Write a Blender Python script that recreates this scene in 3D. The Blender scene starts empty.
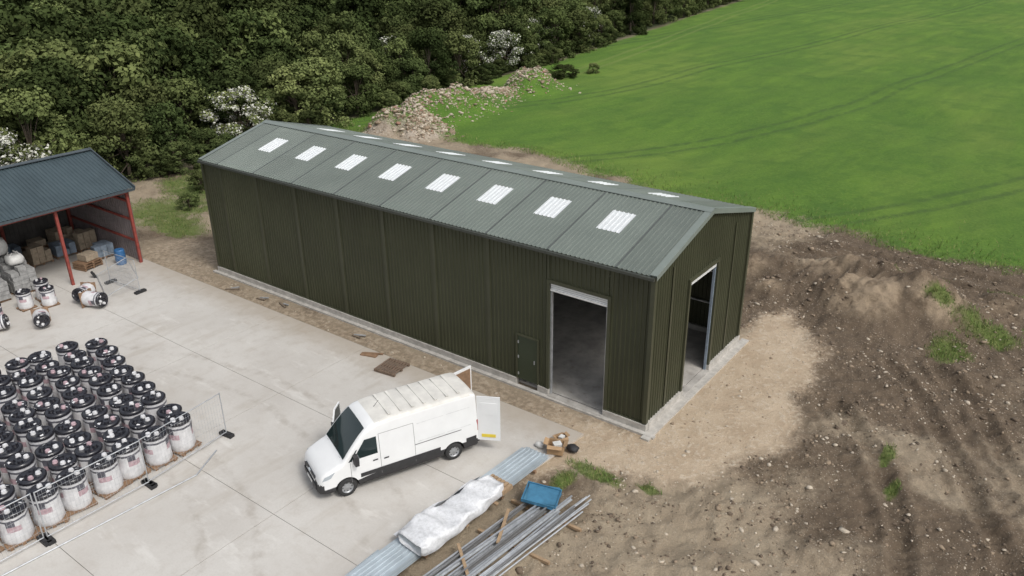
import bpy, math, random
import numpy as np
from mathutils import Vector, Matrix
random.seed(7); RNG=np.random.default_rng(11)
SC=bpy.context.scene; COL=SC.collection
# ---------------------------------------------------------------- helpers
def vnoise(x,y,seed=0):
    x=np.asarray(x,float); y=np.asarray(y,float)
    xi=np.floor(x).astype(np.int64); yi=np.floor(y).astype(np.int64); fx=x-xi; fy=y-yi
    fx=fx*fx*(3-2*fx); fy=fy*fy*(3-2*fy)
    def h(a,b):
        n=(a*374761393+b*668265263+seed*1442695041)&0xFFFFFFFF
        n=((n^(n>>13))*1274126177)&0xFFFFFFFF
        return ((n^(n>>16))&0xFFFF)/65535.0
    return (h(xi,yi)*(1-fx)+h(xi+1,yi)*fx)*(1-fy)+(h(xi,yi+1)*(1-fx)+h(xi+1,yi+1)*fx)*fy
def fbm(x,y,oct=4,seed=0):
    s=0;a=.5;t=0
    for i in range(oct):
        s=s+a*vnoise(x*2**i+i*17.3,y*2**i-i*9.1,seed+i); t+=a; a*=.5
    return s/t
def sdist(x,y,poly):
    x=np.asarray(x,float);y=np.asarray(y,float)
    d=np.full(x.shape,1e9); ins=np.zeros(x.shape,bool); n=len(poly)
    for i in range(n):
        ax,ay=poly[i];bx,by=poly[(i+1)%n]
        ex,ey=bx-ax,by-ay; t=np.clip(((x-ax)*ex+(y-ay)*ey)/(ex*ex+ey*ey),0,1)
        d=np.minimum(d,np.hypot(x-ax-t*ex,y-ay-t*ey))
        c=((ay>y)!=(by>y))&(x<(bx-ax)*(y-ay)/((by-ay) if by!=ay else 1e-9)+ax)
        ins^=c
    return np.where(ins,d,-d)
def pdist(x,y,line):
    d=np.full(np.shape(x),1e9)
    for i in range(len(line)-1):
        ax,ay=line[i];bx,by=line[i+1];ex,ey=bx-ax,by-ay
        t=np.clip(((x-ax)*ex+(y-ay)*ey)/(ex*ex+ey*ey),0,1)
        d=np.minimum(d,np.hypot(x-ax-t*ex,y-ay-t*ey))
    return d
def sm(a,b,v):
    t=np.clip((v-a)/(b-a),0,1); return t*t*(3-2*t)

class NT:
    def __init__(s,name):
        s.m=bpy.data.materials.new(name); s.m.use_nodes=True; s.t=s.m.node_tree; s.t.nodes.clear()
        s.out=s.n("ShaderNodeOutputMaterial"); s.b=s.n("ShaderNodeBsdfPrincipled"); s.l(s.b.outputs[0],s.out.inputs[0])
    def n(s,t,**k):
        q=s.t.nodes.new(t)
        for a,b in k.items(): setattr(q,a,b)
        return q
    def l(s,a,b): s.t.links.new(a,b)
    def v(s,sock,val):
        if isinstance(val,bpy.types.NodeSocket): s.l(val,sock)
        else: sock.default_value=val
    def math(s,op,a,b=0.0,clamp=False):
        q=s.n("ShaderNodeMath",operation=op,use_clamp=clamp); s.v(q.inputs[0],a); s.v(q.inputs[1],b); return q.outputs[0]
    def noise(s,scale,detail=4,rough=.55,vec=None,col=False):
        q=s.n("ShaderNodeTexNoise"); q.inputs["Scale"].default_value=scale; q.inputs["Detail"].default_value=detail; q.inputs["Roughness"].default_value=rough
        s.l(vec if vec else s.pos(),q.inputs["Vector"]); return q.outputs[1 if col else 0]
    def pos(s):
        if not hasattr(s,"_p"): s._p=s.n("ShaderNodeNewGeometry").outputs["Position"]
        return s._p
    def mapping(s,vec,scale):
        q=s.n("ShaderNodeMapping"); q.inputs["Scale"].default_value=scale; s.l(vec,q.inputs[0]); return q.outputs[0]
    def attr(s,name,what=2):
        q=s.n("ShaderNodeAttribute"); q.attribute_name=name; return q.outputs[what]
    def ramp(s,f,a,b):
        q=s.n("ShaderNodeMapRange",interpolation_type='SMOOTHSTEP'); s.v(q.inputs[0],f); s.v(q.inputs[1],a); s.v(q.inputs[2],b); return q.outputs[0]
    def mix(s,f,a,b,mode='MIX'):
        q=s.n("ShaderNodeMix",data_type='RGBA',blend_type=mode); s.v(q.inputs[0],f)
        for i,c in((6,a),(7,b)):
            if isinstance(c,tuple) and len(c)==3: c=c+(1,)
            s.v(q.inputs[i],c)
        return q.outputs[2]
    def sep(s,vec):
        q=s.n("ShaderNodeSeparateXYZ"); s.l(vec,q.inputs[0]); return q.outputs
    def scale(s,col,f):
        q=s.n("ShaderNodeVectorMath",operation='SCALE'); s.v(q.inputs[0],col); s.v(q.inputs[3],f); return q.outputs[0]
    def bump(s,h,strength=.5,dist=.05):
        q=s.n("ShaderNodeBump"); q.inputs["Strength"].default_value=strength; q.inputs["Distance"].default_value=dist; s.l(h,q.inputs["Height"]); s.l(q.outputs[0],s.b.inputs["Normal"])
    def set(s,col=None,rough=None,metal=None,spec=None):
        if col is not None:
            if isinstance(col,tuple): col=col+(1,) if len(col)==3 else col
            s.v(s.b.inputs["Base Color"],col)
        if rough is not None: s.v(s.b.inputs["Roughness"],rough)
        if metal is not None: s.v(s.b.inputs["Metallic"],metal)
        if spec is not None: s.v(s.b.inputs["Specular IOR Level"],spec)
        return s.m
def simple(name,col,rough=.6,metal=0,var=.15,scale=6,spec=.5,dirt=None):
    t=NT(name); n=t.noise(scale,3,.6)
    f=t.ramp(n,.25,.75)
    c=t.mix(f,tuple(x*(1-var) for x in col),tuple(min(1,x*(1+var)) for x in col))
    if dirt:
        g=t.ramp(t.noise(scale*2.3,4,.7),.52,.75); c=t.mix(t.math('MULTIPLY',g,.5),c,dirt)
    return t.set(c,rough,metal,spec)

class MB:
    def __init__(s): s.v=[];s.f=[];s.m=[];s.sm=[]
    def add(s,vs,fs,mat=0,smooth=False):
        o=len(s.v); s.v+= [tuple(map(float,a)) for a in vs]
        for f in fs: s.f.append(tuple(i+o for i in f)); s.m.append(mat); s.sm.append(smooth)
    def box(s,c,size,mat=0,rz=0,M=None):
        x,y,z=[a/2 for a in size]; vs=[]
        for dx in(-x,x):
            for dy in(-y,y):
                for dz in(-z,z):
                    p=Vector((dx,dy,dz))
                    if rz: p=Matrix.Rotation(rz,3,'Z')@p
                    if M: p=M@p
                    vs.append((c[0]+p[0],c[1]+p[1],c[2]+p[2]))
        s.add(vs,[(0,1,3,2),(4,6,7,5),(0,4,5,1),(2,3,7,6),(0,2,6,4),(1,5,7,3)],mat)
    def beam(s,a,b,w,h,mat=0):
        a=Vector(a);b=Vector(b);d=b-a;L=d.length;d.normalize()
        up=Vector((0,0,1)) if abs(d.z)<.95 else Vector((0,1,0))
        r=d.cross(up).normalized();u=r.cross(d)
        M=Matrix((r,d,u)).transposed()
        s.box((a+b)/2,(w,L,h),mat,M=M)
    def tube(s,a,b,r0,r1=None,n=10,mat=0,cap=True,smooth=True):
        r1=r0 if r1 is None else r1
        a=Vector(a);b=Vector(b);d=(b-a).normalized()
        up=Vector((0,0,1)) if abs(d.z)<.95 else Vector((1,0,0))
        x=d.cross(up).normalized();y=d.cross(x)
        vs=[];
        for i in range(n):
            t=2*math.pi*i/n; o=x*math.cos(t)+y*math.sin(t); vs.append(a+o*r0)
        for i in range(n):
            t=2*math.pi*i/n; o=x*math.cos(t)+y*math.sin(t); vs.append(b+o*r1)
        s.add(vs,[(i,(i+1)%n,(i+1)%n+n,i+n) for i in range(n)],mat,smooth)
        if cap: s.add(vs,[tuple(range(n))[::-1],tuple(range(n,2*n))],mat)
    def corr(s,org,ud,vd,nd,u0,u1,v0,v1,mat=0,pitch=.2,depth=.032):
        org=np.array(org,float);ud=np.array(ud,float);vd=np.array(vd,float);nd=np.array(nd,float)
        prof=[(0,0),(.62,0),(.70,1),(.92,1)]
        us=[];
        k=math.floor(u0/pitch)-1
        while k*pitch<u1:
            for a,d in prof:
                us.append(((k+a)*pitch,d*depth))
            k+=1
        full=np.array(us); uu=[u0]+[a for a,d in us if u0+1e-4<a<u1-1e-4]+[u1]
        dd=np.interp(uu,full[:,0],full[:,1])
        vs=[]
        for u,d in zip(uu,dd):
            a=v0(u) if callable(v0) else v0; b=v1(u) if callable(v1) else v1
            vs.append(org+ud*u+vd*a+nd*d); vs.append(org+ud*u+vd*b+nd*d)
        s.add(vs,[(2*i,2*i+2,2*i+3,2*i+1) for i in range(len(uu)-1)],mat)
    def obj(s,name,mats,parent=None,loc=None,rz=0):
        me=bpy.data.meshes.new(name); me.from_pydata(s.v,[],s.f); me.update()
        me.polygons.foreach_set("material_index",s.m); me.polygons.foreach_set("use_smooth",s.sm)
        for m in (mats if isinstance(mats,(list,tuple)) else [mats]): me.materials.append(m)
        o=bpy.data.objects.new(name,me); COL.objects.link(o)
        if parent: o.parent=parent
        if loc: o.location=loc
        if rz: o.rotation_euler[2]=rz
        return o
def empty(name,loc=(0,0,0),rz=0,parent=None):
    o=bpy.data.objects.new(name,None); COL.objects.link(o); o.location=loc; o.rotation_euler[2]=rz; o.empty_display_size=.3
    if parent:o.parent=parent
    return o
def npmesh(name,V,F,mats,mi=None,smooth=None,attrs=None):
    me=bpy.data.meshes.new(name); V=np.asarray(V,np.float32);F=np.asarray(F,np.int32); k=F.shape[1]
    me.vertices.add(len(V)); me.vertices.foreach_set("co",V.ravel())
    me.loops.add(F.size); me.loops.foreach_set("vertex_index",F.ravel())
    me.polygons.add(len(F)); me.polygons.foreach_set("loop_start",np.arange(0,F.size,k,dtype=np.int32)); me.polygons.foreach_set("loop_total",np.full(len(F),k,np.int32))
    if mi is not None: me.polygons.foreach_set("material_index",np.asarray(mi,np.int32))
    if smooth: me.polygons.foreach_set("use_smooth",np.ones(len(F),bool))
    me.update(calc_edges=True)
    for n,a in (attrs or {}).items():
        at=me.attributes.new(n,'FLOAT','POINT'); at.data.foreach_set("value",np.asarray(a,np.float32))
    for m in mats: me.materials.append(m)
    return me
def link(name,me,loc=(0,0,0),rz=0,sc=(1,1,1),parent=None):
    o=bpy.data.objects.new(name,me); COL.objects.link(o); o.location=loc;o.rotation_euler[2]=rz;o.scale=sc
    if parent:o.parent=parent
    return o
# ---------------------------------------------------------------- camera / light
CP=np.array([11.629,-23.832,17.802]); YAW,PIT,ROL,FPX=.6452,.4245,-.0105,805.34
fw=np.array([-math.sin(YAW)*math.cos(PIT),math.cos(YAW)*math.cos(PIT),-math.sin(PIT)])
r0=np.array([math.cos(YAW),math.sin(YAW),0]);u0_=np.cross(r0,fw)
rr=r0*math.cos(ROL)+u0_*math.sin(ROL);uu_=-r0*math.sin(ROL)+u0_*math.cos(ROL)
cam=bpy.data.cameras.new("camera"); co=bpy.data.objects.new("camera",cam); COL.objects.link(co); SC.camera=co
co.matrix_world=Matrix(((rr[0],uu_[0],-fw[0],CP[0]),(rr[1],uu_[1],-fw[1],CP[1]),(rr[2],uu_[2],-fw[2],CP[2]),(0,0,0,1)))
cam.sensor_width=36; cam.lens=36*FPX/1024; cam.clip_end=3000; cam.clip_start=.1
w=bpy.data.worlds.new("World"); SC.world=w; w.use_nodes=True; wt=w.node_tree
bg=wt.nodes["Background"]; sky=wt.nodes.new("ShaderNodeTexSky"); sky.sky_type='NISHITA'; sky.sun_disc=False
SEL,SAZ=math.radians(52),math.radians(100)
sky.sun_elevation=SEL; sky.sun_rotation=SAZ; sky.dust_density=4; sky.air_density=1.2
hs=wt.nodes.new("ShaderNodeHueSaturation"); hs.inputs["Saturation"].default_value=.35
wt.links.new(sky.outputs[0],hs.inputs["Color"]); wt.links.new(hs.outputs[0],bg.inputs[0]); bg.inputs[1].default_value=.15
sl=bpy.data.lights.new("sun",'SUN'); sl.energy=1.5; sl.angle=math.radians(14); sl.color=(1,.97,.92)
so=bpy.data.objects.new("sun",sl); COL.objects.link(so)
sd=Vector((math.sin(SAZ)*math.cos(SEL),math.cos(SAZ)*math.cos(SEL),math.sin(SEL)))
so.rotation_euler=sd.to_track_quat('Z','Y').to_euler(); so.location=(0,0,60)
SC.view_settings.view_transform='Standard'; SC.view_settings.look='None'; SC.view_settings.exposure=0

# ---------------------------------------------------------------- ground
GRAV=[(-34,-2.2),(-34,2),(-28.5,2.5),(-28.5,-.5),(-1,-.3),(0,12.5),(1.4,13.6),(3.2,11),(4.3,6.5),(4.6,2.1),(3.7,-1.2),(1.8,-2.5),(-.2,-3.0),(-1.3,-4.2),(-1.9,-6),(-3,-6),(-3,-2.2)]
EDGE=[(-300,400),(-110,400),(-70,180),(-54.5,75),(-51.5,42),(-50,28),(-49,20),(-48,10),(-48.5,-20),(-50,-200),(-400,-200),(-400,400)]
FIELD=[(400,22),(60,24.5),(12,25.6),(6,25.2),(1,26),(-6,27.3),(-14,27.8),(-23,29.5),(-30,31),(-38,30),(-45,27),(-50.5,25),(-54,75),(-70,180),(-110,500),(400,500)]
MOUNDS=[(4.4,16.6,3.0,2.4,1.75,.15),(2.0,18.4,2.4,1.5,1.2,.4),(7.6,17.0,2.2,1.7,1.15,-.3),(-2.8,17.4,2.8,1.1,1.0,.1),(-.4,15.6,1.5,.9,.8,.5),(11,19.5,3,1.4,.9,-.2),(9.5,11.5,1.6,.8,.3,.2),(5.6,-5.6,1.5,1.0,.35,.3),(8,-2.4,1.3,.9,.3,.2)]
RUB=[(-42.4,31,2.4,3.6,2.4,.1),(-42.4,36.5,2.2,3.2,2.9,.15),(-42.6,42,2.1,3.2,2.2,.2),(-43.6,47,1.6,2.4,1.3,.2),(-44,54,2.5,3.8,2.6,.25),(-39.2,30.6,1.8,2.2,1.3,.2)]
RUTS=[[(6.3,11.0),(8.0,8.6),(10.2,4.6),(12.2,.5),(14,-5)],[(8.0,11.8),(9.9,9.4),(12,5.3),(14,1.2),(16,-4)],[(5.5,6),(7.6,3.4),(9.2,.2),(10.3,-4)]]
RUT2=[[(-8,22.4),(0,21.8),(8,21.6),(16,21.2),(30,20)],[(-8,24.4),(0,23.8),(8,23.6),(16,23.2),(30,22)]]
def masks(x,y):
    n1=fbm(x*.35,y*.35,4,3)-.5; n2=fbm(x*1.3,y*1.3,4,9)-.5
    wx=x+n1*2.2; wy=y+n2*.9
    g=sdist(wx*1.0,wy,GRAV); f=sdist(x+n2*1.2,y+n1*2.5+n2*1.2,FIELD); wd=sdist(x+n1*3,y,EDGE)
    return g,f,wd
def n_small(x,y): return fbm(x*.6,y*.6,2,5)-.5
def height(x,y):
    x=np.asarray(x,float);y=np.asarray(y,float)
    g,f,wd=masks(x,y)
    z=np.full(x.shape,-.09)
    flat=np.maximum(sm(-.6,.8,g),np.maximum(sm(-2.5,-.2,sdist(x,y,[(-27.5,-.6),(.6,-.6),(.6,9.5),(-27.5,9.5)])),sm(-.9,0,sdist(x,y,[(-70,-60),(-2.2,-60),(-1.6,-1.5),(-32,-1.5),(-45,-1.5),(-45,-60)]))))
    fl=sm(-1,1.5,f); soil=(1-flat)*(1-fl)*(1-sm(-2,2,wd))
    rdg=1-np.abs(2*fbm(x*1.7+3,y*1.7,3,91)-1)
    z=z+soil*((fbm(x*.45,y*.45,4,21)-.45)*.55+(fbm(x*2.2,y*2.2,4,31)-.5)*.24+(rdg-.8)*.12+(fbm(x*6,y*6,3,51)-.5)*.13)
    z=z+flat*(fbm(x*3,y*3,3,41)-.5)*.05
    z=z+fl*(.10+(fbm(x*.05,y*.05,3,61)-.5)*.8+(fbm(x*1.5,y*1.5,2,71)-.5)*.08)
    for cx,cy,a,b,h,r in MOUNDS+RUB:
        c,s=math.cos(r),math.sin(r); dx=(x-cx)*c+(y-cy)*s; dy=-(x-cx)*s+(y-cy)*c
        q=(dx/a)**2+(dy/b)**2; m=np.exp(-q**1.7*.8)
        z=z+h*m*(.66+.5*fbm(x*.9,y*.9,4,81)-.10*(1-rdg)+.10*(fbm(x*4,y*4,2,83)-.5))
    amt=soil*(1-sm(.1,.6,z))
    for R in RUTS+RUT2:
        d=pdist(x+n_small(x,y)*.3,y,R); lug=.5+.5*np.sin((x*.45-y)*2*math.pi/.5)
        z=z-amt*.15*np.exp(-(d/.28)**4)*(.5+.6*lug)+amt*.10*np.exp(-((d-.52)/.16)**2)
    return z
def axis(lo,hi,d,far,growth=1.06):
    a=list(np.arange(lo,hi,d)); s=d
    up=[];v=a[-1]
    while v<far[1]: s*=growth; v+=s; up.append(v)
    return np.array(a+up)
xs=axis(-6,17,.10,(-6,900),1.05)
xl=[];v=-6.;s=.10
while v>-1400:
    s=min(s*1.03,.26) if v>-52 else s*1.05
    v-=s; xl.append(v)
xs=np.concatenate([np.array(xl[::-1]),xs])
ys=list(np.arange(-14,28,.11)); s=.11;v=ys[-1]
while v<1800:
    s=min(s*1.03,.3) if v<58 else s*1.05
    v+=s; ys.append(v)
s=.12;v=-14.;dn=[]
while v>-600: s*=1.06; v-=s; dn.append(v)
ys=np.array(dn[::-1]+ys)
X,Y=np.meshgrid(xs,ys); shp=X.shape; X=X.ravel();Y=Y.ravel()
Z=height(X,Y); g,f,wd=masks(X,Y)
d=np.clip(Y-30.6,-20,46); ucoord=X-(-11.8+.611*d-.00664*d*d)-np.maximum(Y-76.6,0)*.12
u2=sdist(X,Y,EDGE)
rub=np.zeros_like(X)
for cx,cy,a,b,h,r in RUB: rub=np.maximum(rub,np.exp(-(((X-cx)/a)**2+((Y-cy)/b)**2)*.55))
md=np.zeros_like(X)
for cx,cy,a,b,h,r in MOUNDS[:6]: md=np.maximum(md,np.exp(-(((X-cx+.5)/a)**2+((Y-cy+b*.55)/b)**2)*1.3))
nn=fbm(X*.22,Y*.22,4,101)
tone=sm(.26,.64,nn+.08*sm(3.5,8,X)+.16*sm(13,18,Y)*sm(-8,0,X)-.20*np.exp(-((X-3.9)**2/10+(Y+4.0)**2/8))-.12*sm(0,-12,X)-.03*sm(6,11,X)*sm(6,0,Y))
rt=np.zeros_like(X)
for R in RUTS+RUT2: rt=np.maximum(rt,np.exp(-(pdist(X+n_small(X,Y)*.3,Y,R)/.34)**4))
WEED=[(-.2,-3.3,1.0,.35),(-.9,-4.4,.35,.6),(1.8,-2.9,.45,.18),(8.2,13.6,.9,1.2),(9.2,15.9,1.3,.9),(8.0,3.6,.22,.7),(8.6,1.8,.22,.5),(5.8,18.6,1.2,.6),(6.9,16.2,.7,.5),(-39.5,4.5,3.2,3.0),(-43,9,3.5,2.4),(-45,16,3,5),(-46.5,24,2.5,5),(-36,3,2.4,1.4),(10.5,21,2,.6),(3.2,19.8,1.2,.5),(-41,24,3,1.4),(12,17.5,1.2,.7)]
def weedf(x,y):
    wv=np.zeros(np.shape(x))
    for cx,cy,a,b in WEED: wv=np.maximum(wv,np.exp(-(((x-cx)/a)**2+((y-cy)/b)**2)*.7))
    return wv*(.35+1.15*fbm(x*1.1,y*1.1,4,121))
weed=weedf(X,Y)
ny,nx=shp; idx=np.arange(nx*ny).reshape(ny,nx)
F=np.stack([idx[:-1,:-1],idx[:-1,1:],idx[1:,1:],idx[1:,:-1]],-1).reshape(-1,4)
t=NT("ground_soil_grass")
nA=t.noise(.7,4,.6); nB=t.noise(4.5,4,.65); nC=t.noise(22,3,.7); nD=t.noise(.09,3,.55)
jit=t.math('ADD',t.math('MULTIPLY',t.math('SUBTRACT',nB,.5),1.4),t.math('MULTIPLY',t.math('SUBTRACT',nC,.5),1.3))
gm=t.ramp(t.math('ADD',t.attr("gravel"),jit),-.45,.6)
fm=t.ramp(t.math('ADD',t.attr("field"),t.math('MULTIPLY',jit,2.2)),-.2,.9)
tone_=t.math('ADD',t.attr("tone"),t.math('MULTIPLY',t.math('SUBTRACT',nB,.5),1.1))
soil=t.mix(t.ramp(tone_,.05,1.0),(.37,.305,.22),(.135,.102,.072))
soil=t.mix(t.ramp(nA,.35,.7),soil,t.mix(.35,soil,(.21,.155,.105)))
vo=t.n("ShaderNodeTexVoronoi"); vo.inputs["Scale"].default_value=11; t.l(t.pos(),vo.inputs["Vector"])
st=t.ramp(t.math('ADD',vo.outputs["Distance"],t.math('MULTIPLY',nB,-.55)),-.02,-.14)
soil=t.mix(t.math('MULTIPLY',st,.55),soil,(.46,.40,.32))
soil=t.mix(t.math('MULTIPLY',t.ramp(nC,.35,.7),.5),soil,t.scale(soil,.6))
soil=t.mix(t.math('MULTIPLY',t.attr("rut"),.35),soil,t.scale(soil,.6))
grav=t.mix(t.ramp(nA,.3,.7),(.56,.455,.335),(.45,.35,.245))
grav=t.mix(t.math('MULTIPLY',t.ramp(nB,.5,.68),.6),grav,(.64,.56,.45))
grav=t.mix(t.math('MULTIPLY',t.ramp(nC,.38,.65),.35),grav,(.30,.23,.16))
strip=t.ramp(t.sep(t.pos())[0],-1.5,-5.); grav=t.mix(t.math('MULTIPLY',strip,.7),grav,t.mix(t.ramp(nB,.35,.65),(.17,.135,.095),(.38,.31,.23)))
c=t.mix(gm,soil,grav)
c=t.mix(t.math('MULTIPLY',t.ramp(t.attr("mound"),.45,.85),.75),c,t.mix(t.ramp(t.math('ADD',nA,t.math('MULTIPLY',nB,.6)),.66,1.0),(.40,.315,.22),(.18,.135,.092)))
c=t.mix(t.ramp(t.attr("rubble"),.2,.6),c,t.mix(t.ramp(t.math('ADD',nA,nB),.75,1.2),(.28,.225,.17),(.46,.40,.33)))
sx=t.noise(.35,4,.6,vec=t.mapping(t.pos(),(1.6,.35,1)))
ga=t.mix(t.ramp(nD,.3,.7),(.078,.170,.024),(.130,.235,.032))
ga=t.mix(t.ramp(sx,.3,.72),ga,(.072,.148,.025))
ga=t.mix(t.math('MULTIPLY',t.ramp(nB,.35,.7),.5),ga,(.17,.265,.045))
ga=t.mix(t.math('MULTIPLY',t.ramp(nC,.40,.7),.4),ga,(.045,.095,.02))
yl=t.noise(.03,4,.6,vec=t.mapping(t.pos(),(2.0,.8,1))); ga=t.mix(t.math('MULTIPLY',t.ramp(yl,.46,.66),.5),ga,(.185,.255,.05))
pt=t.noise(.22,4,.7); ga=t.mix(t.math('MULTIPLY',t.ramp(pt,.50,.66),.45),ga,(.060,.130,.024))
u=t.attr("track"); uw=t.math('ADD',u,t.math('MULTIPLY',t.math('SUBTRACT',nA,.5),.6))
bn=t.n("ShaderNodeTexNoise",noise_dimensions='1D'); bn.inputs["Scale"].default_value=.45; bn.inputs["Detail"].default_value=3; t.l(uw,bn.inputs["W"])
ga=t.mix(t.math('MULTIPLY',t.ramp(bn.outputs[0],.42,.62),.20),ga,(.052,.115,.022))
per=t.math('SUBTRACT',t.math('MODULO',t.math('ADD',uw,1008.),24.),12.)
ln=t.math('ABSOLUTE',t.math('SUBTRACT',t.math('ABSOLUTE',per),.95))
tm=t.math('MULTIPLY',t.math('MULTIPLY',t.ramp(ln,.55,.1),t.ramp(nB,.3,.6)),t.ramp(nA,.25,.55))
ga=t.mix(t.math('MULTIPLY',tm,.75),ga,(.050,.092,.028))
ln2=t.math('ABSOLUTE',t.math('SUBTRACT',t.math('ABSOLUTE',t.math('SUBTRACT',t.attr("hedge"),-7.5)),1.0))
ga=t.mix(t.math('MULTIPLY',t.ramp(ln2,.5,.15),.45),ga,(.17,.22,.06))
c=t.mix(fm,c,ga)
wm=t.ramp(t.math('ADD',t.attr("weed"),t.math('MULTIPLY',jit,.35)),.34,.75)
c=t.mix(t.math('MULTIPLY',wm,.85),c,t.mix(nC,(.08,.12,.03),(.14,.19,.045)))
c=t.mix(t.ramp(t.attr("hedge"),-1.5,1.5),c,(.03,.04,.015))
bh=t.math('ADD',t.math('MULTIPLY',nB,.6),t.math('MULTIPLY',nC,.4)); t.bump(bh,.9,.14)
GM=t.set(c,.92,0,.2)
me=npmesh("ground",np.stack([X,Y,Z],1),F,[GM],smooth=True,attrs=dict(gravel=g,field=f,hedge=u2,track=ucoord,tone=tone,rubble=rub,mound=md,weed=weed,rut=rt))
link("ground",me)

# ---------------------------------------------------------------- stones
def ico():
    p=(1+5**.5)/2
    v=np.array([(-1,p,0),(1,p,0),(-1,-p,0),(1,-p,0),(0,-1,p),(0,1,p),(0,-1,-p),(0,1,-p),(p,0,-1),(p,0,1),(-p,0,-1),(-p,0,1)],float);v/=np.linalg.norm(v[0])
    f=np.array([(0,11,5),(0,5,1),(0,1,7),(0,7,10),(0,10,11),(1,5,9),(5,11,4),(11,10,2),(10,7,6),(7,1,8),(3,9,4),(3,4,2),(3,2,6),(3,6,8),(3,8,9),(4,9,5),(2,4,11),(6,2,10),(8,6,7),(9,8,1)])
    return v,f
IV,IF=ico()
def stones(name,px,py,size,mats,mw=None,sink=.3):
    n=len(px); pz=height(px,py)
    sc=size[:,None]*RNG.uniform(.5,1.3,(n,3))*np.array([1,1,.6])
    V=IV[None]*RNG.uniform(.6,1.25,(n,12,1))*sc[:,None,:]
    a=RNG.uniform(0,6.28,n);ca,sa=np.cos(a)[:,None],np.sin(a)[:,None]
    V=np.stack([V[:,:,0]*ca-V[:,:,1]*sa,V[:,:,0]*sa+V[:,:,1]*ca,V[:,:,2]],-1)
    V+=np.stack([px,py,pz+size*(.35-sink)],1)[:,None,:]
    Fa=(IF[None]+(np.arange(n)*12)[:,None,None]).reshape(-1,3)
    mi=np.repeat(RNG.choice(len(mats),n,p=mw),20)
    return link(name,npmesh(name,V.reshape(-1,3),Fa,mats,mi))
M_st1=simple("stone_pale",(.44,.38,.30),.9,var=.3,scale=8); M_st2=simple("stone_brown",(.26,.20,.14),.95,var=.3,scale=8); M_st3=simple("clod_dark",(.14,.105,.075),.97,var=.3,scale=8); M_brk=simple("brick_piece",(.30,.17,.12),.9,var=.3,scale=3)
px=RNG.uniform(-12,17,34000);py=RNG.uniform(-12,26,34000)
g,f,wd=masks(px,py)
ok=(g<.2)&(f<.5)&~((px<.8)&(py>-.8)&(py<9.8))&~((px<-1.4)&(py<-1.4))
dn=fbm(px*.5,py*.5,3,77); ok&=dn>.42
px,py=px[ok],py[ok]; stones("soil_clods",px,py,np.minimum(RNG.exponential(.024,len(px))+.012,.17),[M_st1,M_st2,M_st3],[.28,.4,.32])
px=RNG.uniform(-30,5,8000);py=RNG.uniform(-3.4,14,8000)
ok=(masks(px,py)[0]>-.3)&~((px<.65)&(py>-.6)&(py<9.4)&(px>-27.6))&~((px<-1.4)&(py<-1.4))
px,py=px[ok],py[ok]; stones("gravel_stones",px,py,np.minimum(RNG.exponential(.016,len(px))+.010,.09),[M_st1,M_st2],[.65,.35])
rx=[];ry=[];rs=[]
for cx,cy,a,b,h,r in RUB:
    n=1500; th=RNG.normal(0,.55,(n,2)); rx.append(cx+th[:,0]*a);ry.append(cy+th[:,1]*b);rs.append(np.minimum(RNG.exponential(.06,n)+.04,.38))
stones("rubble_pile",np.concatenate(rx),np.concatenate(ry),np.concatenate(rs),[M_st1,M_st2,M_brk],[.5,.44,.06])
# ---------------------------------------------------------------- grass tufts
def blades(name,px,py,hgt,mats):
    n=len(px);z=height(px,py)-.02
    a=RNG.uniform(0,6.28,n);wv=RNG.uniform(.010,.024,n)*(hgt/.2);lx=RNG.normal(0,.4,n)*hgt;ly=RNG.normal(0,.4,n)*hgt
    A=np.stack([px-np.cos(a)*wv,py-np.sin(a)*wv,z],1);B=np.stack([px+np.cos(a)*wv,py+np.sin(a)*wv,z],1);C=np.stack([px+lx,py+ly,z+hgt],1)
    V=np.stack([A,B,C],1).reshape(-1,3);return link(name,npmesh(name,V,np.arange(3*n).reshape(-1,3),mats,RNG.integers(0,len(mats),n)))
M_g1=simple("grass_blade",(.11,.18,.035),.8,var=.3,scale=2);M_g2=simple("grass_blade_dry",(.22,.23,.08),.85,var=.3,scale=2)
bx=[];by=[]
for cx,cy,a,b in WEED:
    n=int(1700*a*b) if cx>-20 else int(700*a*b); th=RNG.normal(0,.85,(min(n,9000),2)); bx.append(cx+th[:,0]*a);by.append(cy+th[:,1]*b)
bx=np.concatenate(bx);by=np.concatenate(by);ok=(weedf(bx,by)>.36)&~((bx<-1.6)&(by<-1.5))
blades("grass_tufts",bx[ok],by[ok],RNG.uniform(.05,.22,ok.sum()),[M_g1,M_g1,M_g2])
bx=RNG.uniform(-50,32,60000);by=RNG.uniform(23,33,60000);ff=masks(bx,by)[1];ok=(ff>-.5)&(ff<RNG.exponential(1.6,60000))
blades("field_margin_grass",bx[ok],by[ok],RNG.uniform(.10,.28,ok.sum()),[M_g1,M_g1,M_g2])

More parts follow.
